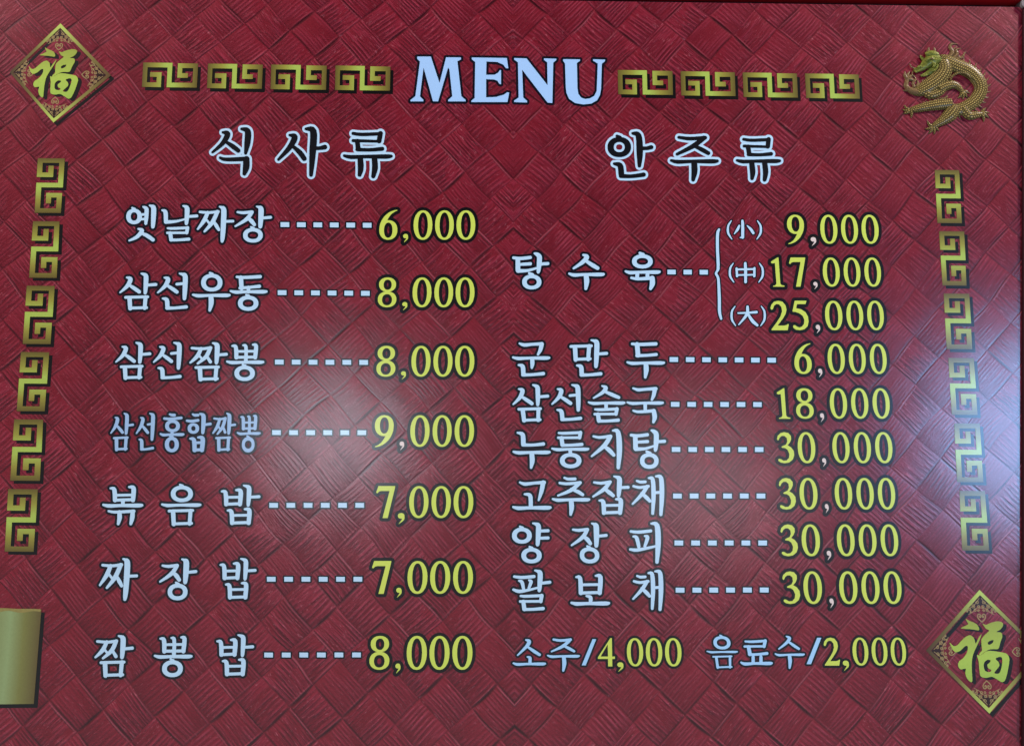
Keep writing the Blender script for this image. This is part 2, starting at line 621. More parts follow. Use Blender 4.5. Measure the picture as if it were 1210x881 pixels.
def contours(D, x0, y0, iso, ss=SS):
    A = (D - iso)
    A[A == 0] = 1e-6
    A = np.pad(A, 1, constant_values=5.0)
    x0 -= 1 / ss; y0 -= 1 / ss
    B = A < 0
    case = B[:-1, :-1] * 1 + B[:-1, 1:] * 2 + B[1:, 1:] * 4 + B[1:, :-1] * 8
    js, is_ = np.nonzero((case > 0) & (case < 15))
    tab = {1: [(3, 0)], 2: [(0, 1)], 3: [(3, 1)], 4: [(1, 2)], 5: [(3, 0), (1, 2)], 6: [(0, 2)], 7: [(3, 2)],
           8: [(2, 3)], 9: [(2, 0)], 10: [(0, 1), (2, 3)], 11: [(2, 1)], 12: [(1, 3)], 13: [(1, 0)], 14: [(0, 3)]}
    nxt = {}
    for j, i in zip(js.tolist(), is_.tolist()):
        for a, b_ in tab[int(case[j, i])]:
            def key(e):
                return ('h', j, i) if e == 0 else ('v', j, i + 1) if e == 1 else ('h', j + 1, i) if e == 2 else ('v', j, i)
            nxt[key(a)] = key(b_)
    loops = []
    while nxt:
        st, cur = next(iter(nxt.items())); lp = []
        k = st
        while k in nxt:
            lp.append(k); k = nxt.pop(k)
        pts = []
        for t, j, i in lp:
            if t == 'h':
                f = A[j, i] / (A[j, i] - A[j, i + 1]); pts.append((x0 + (i + f) / ss, y0 + j / ss))
            else:
                f = A[j, i] / (A[j, i] - A[j + 1, i]); pts.append((x0 + i / ss, y0 + (j + f) / ss))
        if len(pts) < 8: continue
        P = np.array(pts)
        # thin the outline: keep a point when it has turned or travelled enough
        e = np.roll(P, -1, 0) - P
        an = np.arctan2(e[:, 1], e[:, 0])
        keep = [0]; acc = 0; ln = 0
        for i in range(1, len(P)):
            dA = (an[i] - an[i - 1] + math.pi) % (2 * math.pi) - math.pi
            acc += dA; ln += math.hypot(*e[i - 1])
            if abs(acc) > .14 or ln > 5: keep.append(i); acc = 0; ln = 0
        P = P[keep]
        if len(P) >= 4:
            area_ = .5 * np.sum(P[:, 0] * np.roll(P[:, 1], -1) - np.roll(P[:, 0], -1) * P[:, 1])
            if abs(area_) > .12: loops.append(P)
    return loops


layer = [0]


def lettering(name, glyphs, mat, out_mat, w_out, parent=board, label=None, piece='character', mats=None, thin=0.0):
    """a line of lettering: one part, each character (ink and its printed outline) a mesh of its own"""
    root = parent
    if len(glyphs) > 1:
        root = bpy.data.objects.new(name, None); root.parent = parent; root.empty_display_size = .02
        if label: root['label'] = label
        col.objects.link(root)
    for i, g in enumerate(glyphs):
        layer[0] += 1
        hz = .10 + .004 * (layer[0] % 24)
        D, x0, y0 = glyph_field([g], w_out + 1.2)
        v1, f1, _ = solid(contours(D.copy(), x0, y0, -thin), hz, .32)
        v2, f2, _ = solid(contours(D.copy(), x0, y0, w_out), 0, hz)
        V, Fc, _, MI = merge([(v1, f1, None, 0), (v2, f2, None, 1)])
        m = mats[i] if mats else mat
        o = link_mesh(piece if len(glyphs) > 1 else name, V, Fc, m, root, mats=[out_mat], midx=MI)
        if len(glyphs) == 1 and label: o['label'] = label
    return root


# ------------------------------------------------------------------ Hangul, traced stroke by stroke
G = {}


def glyph(ch, view):
    g = Glyph(); G[ch] = (g, view); return g


def siot(g, x, y, s=1.0):
    """the two brush strokes of the letter, apex at (x, y)"""
    g.L((x - 27 * s, y - 12 * s, 5 * s), (x, y, 14 * s), (x - 22 * s, y + 48 * s, 12.5 * s), (x - 74 * s, y + 95 * s, 5 * s))
    g.L((x - 8 * s, y + 43 * s, 8 * s), (x + 28 * s, y + 66 * s, 12.5 * s), (x + 62 * s, y + 90 * s, 12 * s))


def mieum(g, x0, x1, y0, y1, d=0):
    g.L((x0, y0 + 2, 9), (x1, y0 - 2, 9)).L((x0 + 28, y0 + 6, 14.5), (x0 + 33, y1 - 6, 13.5))
    g.L((x1 - 15, y0, 13), (x1 - 22, y1 - 8, 12)).L((x0 + 30, y1 - 8, 9), (x1 - 8, y1 - 12, 9))


def rieul(g, x0, x1, y0, ym, y1, k=1.0):
    g.L((x0 + 4, y0 + 3, 7 * k), (x0 + 40, y0 + 5, 9 * k), (x1 - 14, y0, 9 * k)).L((x1 - 16, y0, 12 * k), (x1 - 22, ym, 11 * k))
    g.L((x0, ym, 8 * k), (x1 - 22, ym - 1, 8 * k)).L((x0 + 22, ym + 2, 13 * k), (x0 + 29, y1 - 6, 13.5 * k))
    g.L((x0 + 26, y1 - 4, 10 * k), ((x0 + x1) / 2, y1 - 4, 9 * k), (x1 - 6, y1 - 10, 10.5 * k))


def nieun(g, x0, x1, y0, y1):
    g.L((x0, y0, 6), (x0 + 28, y0 + 10, 13.5), (x0 + 33, y1 - 18, 14)).L((x0 + 30, y1 - 6, 11.5), ((x0 + x1) / 2, y1 - 6, 9), (x1, y1 - 14, 11))


def bieup(g, x0, x1, y0, ym, y1):
    g.L((x0, y0, 6), (x0 + 27, y0 + 10, 13.5), (x0 + 32, y1 - 8, 14)).L((x1 - 38, y0 - 9, 6), (x1 - 5, y0 + 1, 14.5), (x1 - 10, y1 - 8, 14))
    g.L((x0 + 28, ym, 8.5), (x1 - 10, ym - 2, 8.5)).L((x0 + 28, y1 - 8, 9.5), (x1 - 8, y1 - 12, 9.5))


Z = (140, 230, 6.368)
g = glyph('옛', Z); g.O(118, 165, 58, 57, 16).V(212, 92, 228, 14, 26).V(265, 82, 252, 17, 30)
g.L((165, 152, 8), (205, 148, 8)).L((165, 186, 8), (205, 183, 8))
g.L((150, 258, 6), (178, 272, 14), (140, 318, 12), (82, 346, 6)).L((170, 290, 8), (215, 308, 13.5), (260, 340, 12.5))
g = glyph('날', Z); g.L((330, 118, 6), (354, 132, 14), (357, 196, 14)).L((357, 206, 13), (430, 202, 9), (505, 184, 5)).V(517, 85, 228, 16, 30)
g.L((532, 165, 9), (590, 161, 10)); rieul(g, 368, 536, 250, 288, 345)
g = glyph('짜', Z); g.L((614, 131, 8), (680, 136, 9), (752, 128, 9)).L((672, 136, 12), (645, 195, 14), (597, 260, 6))
g.L((745, 130, 13), (705, 212, 14), (648, 277, 7)).L((660, 188, 7), (690, 222, 8)).L((712, 195, 8), (738, 236, 13), (755, 264, 10))
g.L((763, 92, 6), (778, 98, 10), (793, 118, 18), (790, 220, 18), (784, 320, 15), (780, 352, 9)).L((808, 202, 9), (862, 200, 9))
g = glyph('장', Z); g.L((897, 132, 7), (940, 137, 10), (1005, 130, 10)).L((1005, 132, 12), (965, 185, 13), (880, 238, 6))
g.L((968, 176, 8), (1000, 197, 14), (1022, 226, 12)).V(1073, 90, 252, 18, 32).L((1090, 176, 9), (1145, 171, 10)).O(1012, 306, 73, 54, 16)

Z = (130, 310, 6.05)
g = glyph('삼', Z); siot(g, 147, 120); g.V(258, 80, 228, 15, 33).L((275, 162, 9), (328, 158, 10)); mieum(g, 112, 270, 248, 335)
g = glyph('선', Z); siot(g, 416, 121); g.V(538, 80, 268, 16, 40).L((478, 156, 9), (528, 151, 9)); nieun(g, 378, 545, 258, 332)
g = glyph('우', Z); g.O(728, 145, 75, 62, 16).H(588, 862, 236, 11).L((722, 246, 16), (724, 290, 16.5), (713, 343, 8))
g = glyph('동', Z); g.L((908, 104, 8), (960, 108, 10), (1074, 102, 11)).L((936, 110, 15), (941, 185, 14)).L((930, 184, 10), (1000, 178, 9), (1068, 171, 11))
g.L((990, 180, 12), (990, 210, 12)).H(858, 1126, 210, 11).O(988, 292, 72, 53, 16)

Z = (125, 390, 6.05)
g = glyph('짬', Z); g.L((617, 128, 8), (690, 133, 9), (752, 125, 9)).L((682, 132, 11), (655, 185, 13), (605, 232, 6)).L((748, 127, 12), (718, 188, 13), (658, 238, 7))
g.L((668, 182, 7), (695, 212, 7)).L((720, 182, 8), (748, 226, 11)).V(797, 92, 243, 16, 32).L((815, 176, 9), (862, 172, 10)); mieum(g, 645, 806, 265, 358)
g = glyph('뽕', Z); g.L((905, 112, 6), (930, 122, 13), (934, 196, 13)).L((983, 108, 6), (1002, 118, 11), (1003, 196, 11)).L((1052, 104, 6), (1075, 114, 13), (1068, 195, 13))
g.L((930, 152, 8), (1070, 150, 8)).L((930, 194, 9), (1070, 192, 9)).L((1002, 198, 12), (1002, 228, 12)).H(862, 1133, 229, 11).O(993, 308, 72, 54, 16)

Z = (120, 475, 6.05)
g = glyph('홍', Z); g.L((488, 86, 6), (505, 92, 9), (522, 92, 9)).L((450, 116, 8), (490, 120, 9), (570, 112, 9)).O(508, 170, 52, 43, 13, False)
g.L((505, 206, 10), (505, 228, 10)).H(416, 594, 231, 9).O(503, 302, 49, 54, 14)
g = glyph('합', Z); g.L((653, 86, 6), (668, 93, 9), (690, 92, 9)).L((612, 132, 8), (645, 136, 9), (690, 129, 9)).O(657, 187, 40, 37, 12, False)
g.V(730, 82, 228, 14, 26).L((745, 160, 8), (778, 155, 9)); bieup(g, 634, 728, 260, 290, 350)

Z = (115, 560, 6.05)
g = glyph('볶', Z); bieup(g, 95, 265, 100, 150, 193); g.L((184, 185, 12), (183, 218, 12)).H(38, 328, 223, 12)
g.L((82, 263, 7), (130, 270, 9), (262, 263, 10)).L((158, 270, 13), (160, 310, 15), (150, 354, 9)).L((254, 266, 13), (250, 310, 15), (240, 354, 9))
g = glyph('음', Z); g.O(605, 140, 78, 58, 16).H(458, 744, 220, 11); mieum(g, 514, 682, 260, 362)
g = glyph('밥', Z); bieup(g, 890, 1030, 122, 165, 222); g.V(1085, 80, 230, 15, 38).L((1102, 163, 9), (1156, 160, 10)); bieup(g, 932, 1092, 258, 294, 356)

Z = (235, 140, 4.939)
g = glyph('식', Z); g.L((140, 82, 5), (168, 92, 14), (140, 145, 11), (80, 198, 5)).L((160, 138, 7), (200, 165, 12), (230, 188, 11))
g.L((250, 62, 6), (285, 75, 15), (284, 140, 16), (273, 203, 7)).L((125, 230, 6), (160, 240, 9), (280, 236, 11)).L((278, 238, 16), (276, 285, 17), (266, 323, 9))
g = glyph('사', Z); g.L((530, 98, 5), (560, 110, 15), (530, 170, 13), (465, 240, 6)).L((545, 160, 7), (590, 200, 13), (615, 235, 12))
g.L((625, 62, 6), (668, 76, 17), (664, 200, 17), (655, 330, 9)).L((675, 175, 9), (705, 174, 9), (735, 168, 12))
g = glyph('류', Z); g.L((900, 88, 7), (950, 94, 8), (1062, 90, 8)).L((1060, 88, 12), (1052, 132, 12)).L((900, 130, 7), (1048, 134, 6)).L((925, 134, 12), (930, 178, 12))
g.L((925, 182, 9), (1000, 184, 8), (1070, 178, 10)).H(843, 1130, 223, 10).L((942, 232, 14), (945, 290, 15), (938, 330, 9)).L((1025, 232, 14), (1028, 290, 15), (1018, 338, 10))
Z = (700, 145, 5.0417)
g = glyph('안', Z); g.O(160, 146, 68, 58, 17).L((240, 64, 6), (275, 79, 15), (282, 180, 17), (280, 258, 8)).L((300, 154, 9), (325, 153, 9), (350, 147, 11))
g.L((130, 245, 6), (165, 256, 14), (172, 305, 15)).L((170, 317, 11), (230, 320, 9), (305, 310, 11))
g = glyph('주', Z); g.L((515, 88, 7), (580, 96, 9), (672, 90, 9)).L((664, 92, 12), (600, 140, 12), (505, 188, 7)).L((605, 138, 7), (650, 160, 11), (690, 182, 10))
g.H(464, 752, 231, 10).L((606, 240, 15), (608, 290, 16), (600, 340, 9))

Z = (600, 290, 4.654)
g = glyph('탕', Z); g.L((32, 68, 7), (70, 72, 8), (124, 66, 8)).L((60, 105, 7), (124, 101, 8)).L((55, 75, 11.5), (56, 135, 12)).L((56, 140, 10), (110, 138, 7), (160, 124, 5))
g.V(174, 44, 155, 12.5, 26).L((186, 102, 7.5), (220, 100, 8)).O(132, 201, 52, 40, 12)
g = glyph('수', Z); g.L((415, 52, 5), (435, 64, 11.5), (412, 92, 10), (362, 126, 5)).L((428, 84, 7), (465, 108, 10.5), (494, 125, 9)).H(332, 535, 160, 8.5).L((431, 168, 12.5), (434, 200, 13), (429, 238, 7))
g = glyph('육', Z); g.O(740, 88, 56, 38, 12).H(642, 842, 147, 8.5).L((713, 150, 9.5), (711, 176, 9)).L((768, 150, 9.5), (768, 172, 9))
g.L((680, 178, 6), (715, 184, 7.5), (796, 179, 9)).L((794, 180, 12.5), (795, 210, 13), (785, 238, 7))

Z = (595, 395, 5.902)
g = glyph('군', Z); g.L((112, 63, 6), (145, 74, 11), (200, 69, 9), (268, 66, 11)).L((266, 68, 14), (257, 108, 12), (240, 140, 7)).H(60, 326, 165, 10.5)
g.L((200, 170, 13), (201, 205, 13), (197, 233, 7)); nieun(g, 105, 278, 213, 287)
g = glyph('만', Z); mieum(g, 470, 612, 82, 182); g.V(650, 40, 232, 16, 38).L((666, 136, 9), (718, 132, 10)); nieun(g, 512, 678, 216, 288)
g = glyph('두', Z); g.L((897, 66, 8), (950, 70, 10), (1062, 66, 11)).L((931, 70, 15), (938, 145, 15)).L((930, 148, 10), (1000, 146, 9), (1064, 140, 10)).H(858, 1126, 199, 10.5).L((993, 208, 15), (995, 250, 16), (988, 299, 8))

Z = (595, 445, 5.902)
g = glyph('술', Z); g.L((688, 64, 5), (713, 78, 13), (690, 110, 11), (628, 148, 5)).L((705, 102, 8), (750, 122, 12), (803, 144, 10)).H(588, 850, 183, 10)
g.L((715, 186, 12), (715, 214, 11)); rieul(g, 636, 806, 224, 260, 312)
g = glyph('국', Z); g.L((904, 80, 6), (940, 91, 10), (1000, 86, 9), (1062, 83, 11)).L((1055, 86, 14), (1047, 128, 12), (1034, 160, 7)).H(858, 1118, 183, 10)
g.L((988, 186, 12), (988, 238, 10)).L((905, 236, 6), (945, 244, 9), (1050, 236, 10)).L((1047, 238, 14), (1054, 280, 15), (1045, 316, 8))

Z = (595, 500, 5.902)
g = glyph('누', Z); g.L((98, 65, 6), (133, 79, 14), (138, 138, 15)).L((135, 149, 11), (200, 151, 9), (278, 143, 11)).H(64, 328, 202, 11).L((197, 212, 15), (200, 260, 16), (192, 308, 8))
g = glyph('룽', Z); rieul(g, 382, 552, 64, 100, 156); g.H(334, 598, 180, 10).L((465, 185, 12), (466, 212, 11)).O(468, 259, 74, 52, 16, False)
g = glyph('지', Z); g.L((628, 90, 7), (670, 98, 9), (748, 89, 10)).L((744, 92, 13), (702, 155, 14), (615, 228, 6)).L((695, 155, 8), (735, 185, 14), (768, 220, 11)).L((762, 50, 6), (798, 62, 15), (808, 180, 18), (800, 308, 11))

Z = (595, 555, 5.902)
g = glyph('고', Z); g.L((114, 86, 6), (150, 98, 11), (210, 91, 9), (284, 86, 11)).L((276, 88, 15), (264, 150, 13), (245, 210, 6)).L((147, 168, 6), (185, 179, 13), (190, 250, 13)).H(62, 334, 263, 12)
g = glyph('추', Z); g.L((425, 54, 7), (450, 63, 9), (498, 62, 10)).L((392, 90, 8), (440, 96, 9), (535, 88, 10)).L((530, 90, 12), (472, 140, 12), (380, 178, 6)).L((472, 132, 8), (520, 152, 12), (552, 172, 10))
g.H(338, 604, 207, 11).L((471, 214, 15), (475, 260, 16), (468, 310, 8))
g = glyph('잡', Z); g.L((632, 86, 7), (680, 92, 9), (744, 83, 10)).L((740, 85, 12), (703, 132, 13), (625, 185, 6)).L((700, 128, 8), (735, 155, 13.5), (764, 178, 11))
g.V(808, 44, 190, 16, 38).L((822, 122, 9), (868, 120, 10)); bieup(g, 668, 822, 212, 247, 306)
g = glyph('채', Z); g.L((930, 76, 7), (955, 84, 9), (988, 82, 9)).L((907, 113, 8), (950, 122, 9), (1010, 113, 9)).L((1000, 116, 12), (966, 168, 12), (900, 236, 6)).L((962, 162, 8), (995, 190, 13), (1020, 216, 10))
g.L((1012, 56, 6), (1040, 67, 13), (1046, 180, 14), (1040, 303, 9)).L((1062, 44, 6), (1098, 57, 14), (1104, 180, 15.5), (1097, 310, 10)).L((1055, 158, 9), (1092, 155, 9))

Z = (595, 610, 5.902)
g = glyph('양', Z); g.O(128, 132, 68, 55, 16).V(243, 46, 205, 16, 38).L((260, 100, 9), (310, 98, 10)).L((260, 150, 9), (310, 148, 10)).O(195, 271, 70, 53, 16)
g = glyph('피', Z); g.L((888, 103, 8), (940, 108, 10), (1026, 99, 10)).L((905, 138, 6), (928, 148, 12), (943, 208, 11)).L((985, 135, 6), (1004, 146, 12), (985, 206, 9))
g.L((884, 228, 8), (925, 233, 11), (1000, 220, 9), (1060, 206, 7)).L((1030, 48, 6), (1070, 62, 16), (1078, 180, 18), (1070, 316, 11))

Z = (595, 665, 5.902)
g = glyph('팔', Z); g.L((75, 93, 8), (130, 99, 10), (212, 92, 10)).L((108, 122, 6), (128, 131, 11), (139, 174, 10)).L((178, 118, 6), (192, 130, 11), (176, 174, 8)).L((70, 184, 8), (110, 196, 11), (180, 185, 8), (246, 168, 6))
g.V(255, 50, 200, 16, 36).L((272, 138, 9), (322, 132, 10)); rieul(g, 116, 282, 225, 266, 325)
g = glyph('보', Z); bieup(g, 507, 680, 96, 150, 215); g.L((578, 228, 6), (606, 238, 12), (606, 275, 11)).H(468, 742, 280, 12)

Z = (595, 740, 5.5)
g = glyph('소', Z); g.L((145, 85, 5), (167, 96, 12), (147, 130, 10), (92, 184, 5)).L((160, 132, 7), (200, 160, 10.5), (234, 181, 9)).L((155, 195, 5), (172, 203, 10), (171, 238, 10)).H(58, 278, 241, 9)
g = glyph('쥬', Z); g.L((325, 82, 7), (370, 89, 8), (436, 83, 8.5)).L((432, 85, 10), (387, 125, 10), (312, 160, 5)).L((385, 120, 6), (425, 140, 9.5), (458, 158, 8)).H(281, 498, 191, 8.5).L((392, 198, 12), (395, 240, 13), (388, 284, 7))
g = glyph('/', Z); g.P([(508, 250), (534, 250), (602, 80), (578, 80)])
Z = (825, 740, 4.654)
g = glyph('료', Z); rieul(g, 255, 384, 77, 108, 156, .76); g.L((302, 165, 8.5), (302, 198, 9)).L((345, 165, 8.5), (345, 198, 9)).H(230, 412, 201, 8.5)
g = glyph('\\', Z); g.P([(596, 205), (620, 205), (677, 60), (654, 60)])

Z = (830, 245, 5.261)


def paren(g, xl, xr, y0, y1):
    for x, s in ((xl, 1), (xr, -1)):
        g.L((x + 24 * s, y0, 3), (x + 5 * s, y0 + 32, 6), (x + 5 * s, y1 - 38, 6.5), (x + 28 * s, y1, 3))


g = glyph('小', Z); paren(g, 155, 366, 84, 198); g.L((248, 84, 7), (250, 110, 9), (250, 185, 9)).L((250, 188, 8), (234, 188, 3)).L((228, 115, 6), (218, 138, 8), (198, 165, 3)).L((278, 114, 3), (300, 136, 8), (316, 160, 8))
g = glyph('中', Z); paren(g, 167, 378, 348, 465); g.L((212, 386, 6), (322, 384, 6)).L((212, 380, 7), (215, 428, 7)).L((323, 378, 7), (322, 428, 7)).L((212, 421, 5), (325, 419, 5)).L((266, 348, 8), (268, 400, 9), (268, 464, 8))
g = glyph('大', Z); paren(g, 178, 390, 615, 735); g.L((222, 657, 5), (280, 655, 6), (336, 651, 8)).L((280, 618, 8), (276, 665, 9), (226, 728, 4)).L((282, 660, 7), (310, 705, 10), (340, 732, 8))
g = glyph('{', Z); g.L((103, 138, 7), (94, 165, 9), (93, 250, 9), (98, 370, 9), (92, 395, 7), (84, 412, 7), (95, 432, 7.5), (100, 460, 8), (105, 580, 9.5), (106, 650, 9), (116, 692, 7))


def hangul(ch, box=None, boost=1.0):
    g, (ox, oy, sc) = G[ch]
    a = g.from_view(ox, oy, sc)
    return a if box is None else a.upright().fit(box[0], box[2], box[1], box[3], boost)


# ------------------------------------------------------------------ numerals
DG = {}
def dg(c): DG[c] = Glyph(); return DG[c]


dg('0').ell(100, 152, 100, 152).ell(100, 152, 49, 126, hole=True, sup=2.1)
dg('1').P([(0, 40), (72, 0), (84, 0), (91, 252), (104, 266), (133, 271), (133, 285), (10, 285), (10, 274), (36, 267), (47, 252), (40, 58), (14, 62), (0, 54)])
dg('2').P([(6, 86), (0, 72), (10, 40), (40, 10), (85, 0), (130, 10), (160, 45), (168, 85), (157, 125), (125, 172), (72, 232), (135, 232), (160, 226), (172, 216), (184, 222), (170, 280), (2, 280), (2, 268), (60, 200), (100, 145), (117, 100), (112, 62), (90, 38), (65, 35), (42, 50), (30, 80), (20, 88)])
dg('3').P([(8, 76), (0, 62), (10, 32), (40, 8), (75, 0), (115, 8), (140, 35), (141, 65), (127, 95), (105, 118), (136, 135), (160, 165), (164, 205), (148, 245), (110, 272), (65, 279), (25, 272), (5, 258), (3, 243), (15, 235), (35, 240), (55, 252), (85, 250), (108, 228), (113, 195), (98, 160), (75, 145), (45, 142), (38, 132), (55, 122), (85, 110), (98, 85), (95, 55), (75, 38), (50, 38), (31, 52), (18, 76)])
dg('4').P([(86, 0), (98, 0), (98, 118), (116, 118), (116, 136), (98, 136), (98, 184), (67, 184), (67, 136), (0, 136), (0, 124)]).P([(67, 46), (67, 118), (22, 118)], hole=True)
dg('5').P([(30, 0), (152, 0), (156, 5), (142, 36), (56, 36), (46, 70), (95, 80), (140, 108), (163, 150), (167, 195), (155, 240), (120, 270), (75, 280), (30, 275), (5, 258), (0, 240), (8, 228), (25, 228), (45, 242), (70, 250), (95, 240), (115, 215), (119, 180), (105, 145), (70, 120), (35, 110), (5, 106), (2, 100)])
dg('6').ell(98, 204, 98, 98).ell(97, 206, 43, 72, hole=True).L((29, 205, 28), (38, 150, 29), (68, 90, 25), (110, 45, 17), (150, 22, 11), (184, 12, 7))
DG['6'].ops.append(('h', DG['6'].ops[1][1], None))
DG['9'] = DG['6'].mapped(lambda a: np.array([196, 300]) - a, 1)
dg('7').P([(20, 0), (174, 0), (174, 12), (112, 275), (61, 275), (120, 46), (52, 46), (32, 50), (14, 66), (0, 58)])
dg('8').ell(103, 76, 92, 76).ell(101, 228, 100, 84).ell(104, 78, 40, 50, hole=True).ell(100, 232, 50, 55, hole=True)
dg(',').ell(24, 22, 23, 22).L((36, 26, 12), (36, 48, 9), (10, 80, 3))


def price(txt, boxes, ys, ymark=None, comma='yellow', label=None, wo=3.5, parent=board):
    """boxes: x spans of the digits in order; ys: top, bottom; comma box separately"""
    gl, mt = [], []
    for c, b_ in zip([c for c in txt], boxes):
        y0, y1 = ys
        if c == ',':
            gl.append(DG[','].fit(b_[0], b_[2], b_[1], b_[3])); mt.append(comma)
        else:
            if c == '6': y0 -= .6
            if c == '9': y1 += .4
            gl.append(DG[c].fit(b_[0], y0, b_[1], y1)); mt.append('yellow')
    return lettering('price', gl, 'yellow', 'black', wo, parent, label, piece='digit', mats=mt, thin=.28)


# ------------------------------------------------------------------ title and headings
menu = [
    [(107, 80), (182, 80), (230, 225), (266, 84), (348, 85), (348, 95), (328, 106), (350, 298), (373, 318), (373, 326), (277, 326), (277, 319), (300, 298), (284, 150), (277, 140), (222, 326), (194, 326), (142, 140), (122, 298), (141, 318), (141, 326), (70, 326), (70, 319), (97, 298), (122, 108), (107, 92)],
    [(407, 85), (600, 88), (608, 145), (595, 144), (580, 124), (548, 110), (488, 107), (486, 180), (532, 180), (553, 168), (561, 155), (568, 155), (568, 232), (559, 230), (548, 213), (530, 206), (486, 204), (486, 304), (540, 302), (582, 290), (602, 276), (613, 278), (603, 330), (405, 330), (405, 322), (423, 308), (426, 110), (407, 95)],
    [(640, 88), (708, 90), (824, 238), (822, 112), (804, 98), (804, 90), (873, 92), (871, 100), (855, 113), (850, 335), (824, 333), (684, 152), (690, 305), (712, 324), (711, 332), (640, 330), (640, 322), (665, 305), (661, 112), (640, 97)],
    [(910, 94), (1003, 96), (1002, 103), (985, 115), (988, 255), (993, 285), (1008, 305), (1030, 313), (1055, 310), (1080, 297), (1094, 270), (1100, 118), (1074, 103), (1074, 95), (1141, 97), (1139, 105), (1122, 120), (1118, 255), (1112, 290), (1096, 320), (1065, 338), (1020, 343), (975, 335), (942, 312), (928, 280), (924, 250), (920, 118), (909, 103)]]
lettering('title', [Glyph().P(np.array(a) / 4.654 + np.array([470, 50])) for a in menu], 'blue_title', 'navy', 2.7, label='large pale blue serif title reading MENU', piece='letter')
lettering('section_heading', [hangul('식'), hangul('사'), hangul('류')], 'headblack', 'blue', 3.2, thin=-.45, label='black brush heading with pale blue outline, above the left column')
lettering('section_heading', [hangul('안'), hangul('주'), hangul('류', (868.6, 923.5, 162.5, 214.4))], 'headblack', 'blue', 3.2, thin=-.45, label='black brush heading with pale blue outline, above the right column')


def dish(glyphs, label, ink_='blue'): return lettering('dish_name', glyphs, ink_, 'navy', 2.9, label=label, thin=-.18)


def dashes(xa, xb, y, n, w_=10.2, h_=5.6, dy=0.8):
    gs = []
    for i in range(n):
        t = i / (n - 1)
        x = xa + (xb - xa) * t; yy = y + dy * t
        gs.append(Glyph().P([(x, yy - h_ / 2), (x + w_, yy - h_ / 2 + .1), (x + w_, yy + h_ / 2 + .1), (x, yy + h_ / 2)]))
    return lettering('dash_leader', gs, 'blue', 'navy', 1.7, piece='dash')


A = hangul
dish([A(c) for c in '옛날짜장'], 'pale blue dish name, first in the left column')
dashes(331.6, 428.8, 265.4, 6)
dish([A(c) for c in '삼선우동'], 'pale blue dish name, second in the left column')
dashes(328.3, 426.7, 345.7, 6)
dish([A('삼', (135.2, 179.5, 404, 448.7)), A('선', (179.9, 216.7, 404, 447.9)), A('짬'), A('뽕')], 'pale blue dish name, third in the left column')
dashes(325, 424.7, 427.6, 6, dy=.4)
dish([A('삼', (129.4, 158.8, 487.4, 533.2)), A('선', (159.7, 184.1, 487.4, 532.5)), A('홍'), A('합'), A('짬', (250.2, 279.2, 487.4, 533.7)), A('뽕', (279.2, 308.8, 489.5, 534))],
     'narrow greyish blue dish name of six characters, fourth in the left column', 'blue_dim')
dashes(321.7, 422.5, 510.8, 6, dy=.1)
dish([A(c) for c in '볶음밥'], 'pale blue dish name, fifth in the left column')
dashes(318.3, 420, 596.6, 6, dy=0)
dish([A('짜', (116, 164.3, 658.9, 709.4)), A('장', (187.2, 233.8, 659.4, 708.5)), A('밥', (258, 303.6, 658.9, 707.7))], 'pale blue dish name, sixth in the left column')
dashes(315.5, 417.8, 683.8, 6, dy=0)
dish([A('짬', (110.4, 159, 749.8, 800)), A('뽕', (180.7, 228.8, 750.6, 799.2)), A('밥', (254.1, 300.8, 748.9, 798.3))], 'pale blue dish name, last in the left column')
dashes(312.4, 416.2, 773.2, 6, dy=-.1)

dish([A(c) for c in '탕수육'], 'pale blue dish name beside the tall bracket')
dashes(788.7, 826.7, 321.4, 3, 9.7, 5.4, .2)
lettering('bracket', [A('{')], 'blue', 'navy', 1.5, label='tall thin pale blue bracket before the three sizes')
for c, t in (('小', 'small'), ('中', 'middle'), ('大', 'large')):
    lettering('size_mark', [A(c)], 'blue', 'navy', 1.4, label='small pale blue size mark in round brackets, the %s one' % t)
dish([A(c) for c in '군만두'], 'pale blue dish name, second in the right column')
dashes(791.2, 906.8, 424.6, 7, 10, 5.6)
dish([A('삼', (605.5, 648.9, 453.8, 498.9)), A('선', (651.3, 687.8, 453.8, 497.2)), A('술'), A('국')], 'pale blue dish name, third in the right column')
dashes(792.8, 890, 477.5, 6, 10, 5.6, .2)
dish([A('누'), A('룽'), A('지'), A('탕', (744.1, 787.6, 507.1, 553.4))], 'pale blue dish name, fourth in the right column')
dashes(793.8, 892, 530.7, 6, 10, 5.6, .1)
dish([A(c) for c in '고추잡채'], 'pale blue dish name, fifth in the right column')
dashes(795.3, 894, 585.6, 6, 10.2, 5.7, 0)
dish([A('양'), A('장', (674.1, 718.2, 617.1, 665)), A('피')], 'pale blue dish name, sixth in the right column')
dashes(797, 896, 641, 6, 10.2, 5.8, 0)
dish([A('팔'), A('보'), A('채', (746.3, 784.3, 672.6, 721.3))], 'pale blue dish name, seventh in the right column')
dashes(798.4, 897.8, 696.7, 6, 10.3, 5.8, -.2)
lettering('drink_name', [A('소'), A('쥬'), A('/')], 'blue_drink', 'navy', 2.3, label='thin pale blue drink name in the bottom line, left one')
lettering('drink_name', [A('음', (834, 872.7, 749, 789.9), .82), A('료'), A('수', (914.2, 951.8, 750.3, 789.9), .86), A('\\')], 'blue_drink', 'navy', 2.3, label='thin pale blue drink name in the bottom line, right one')

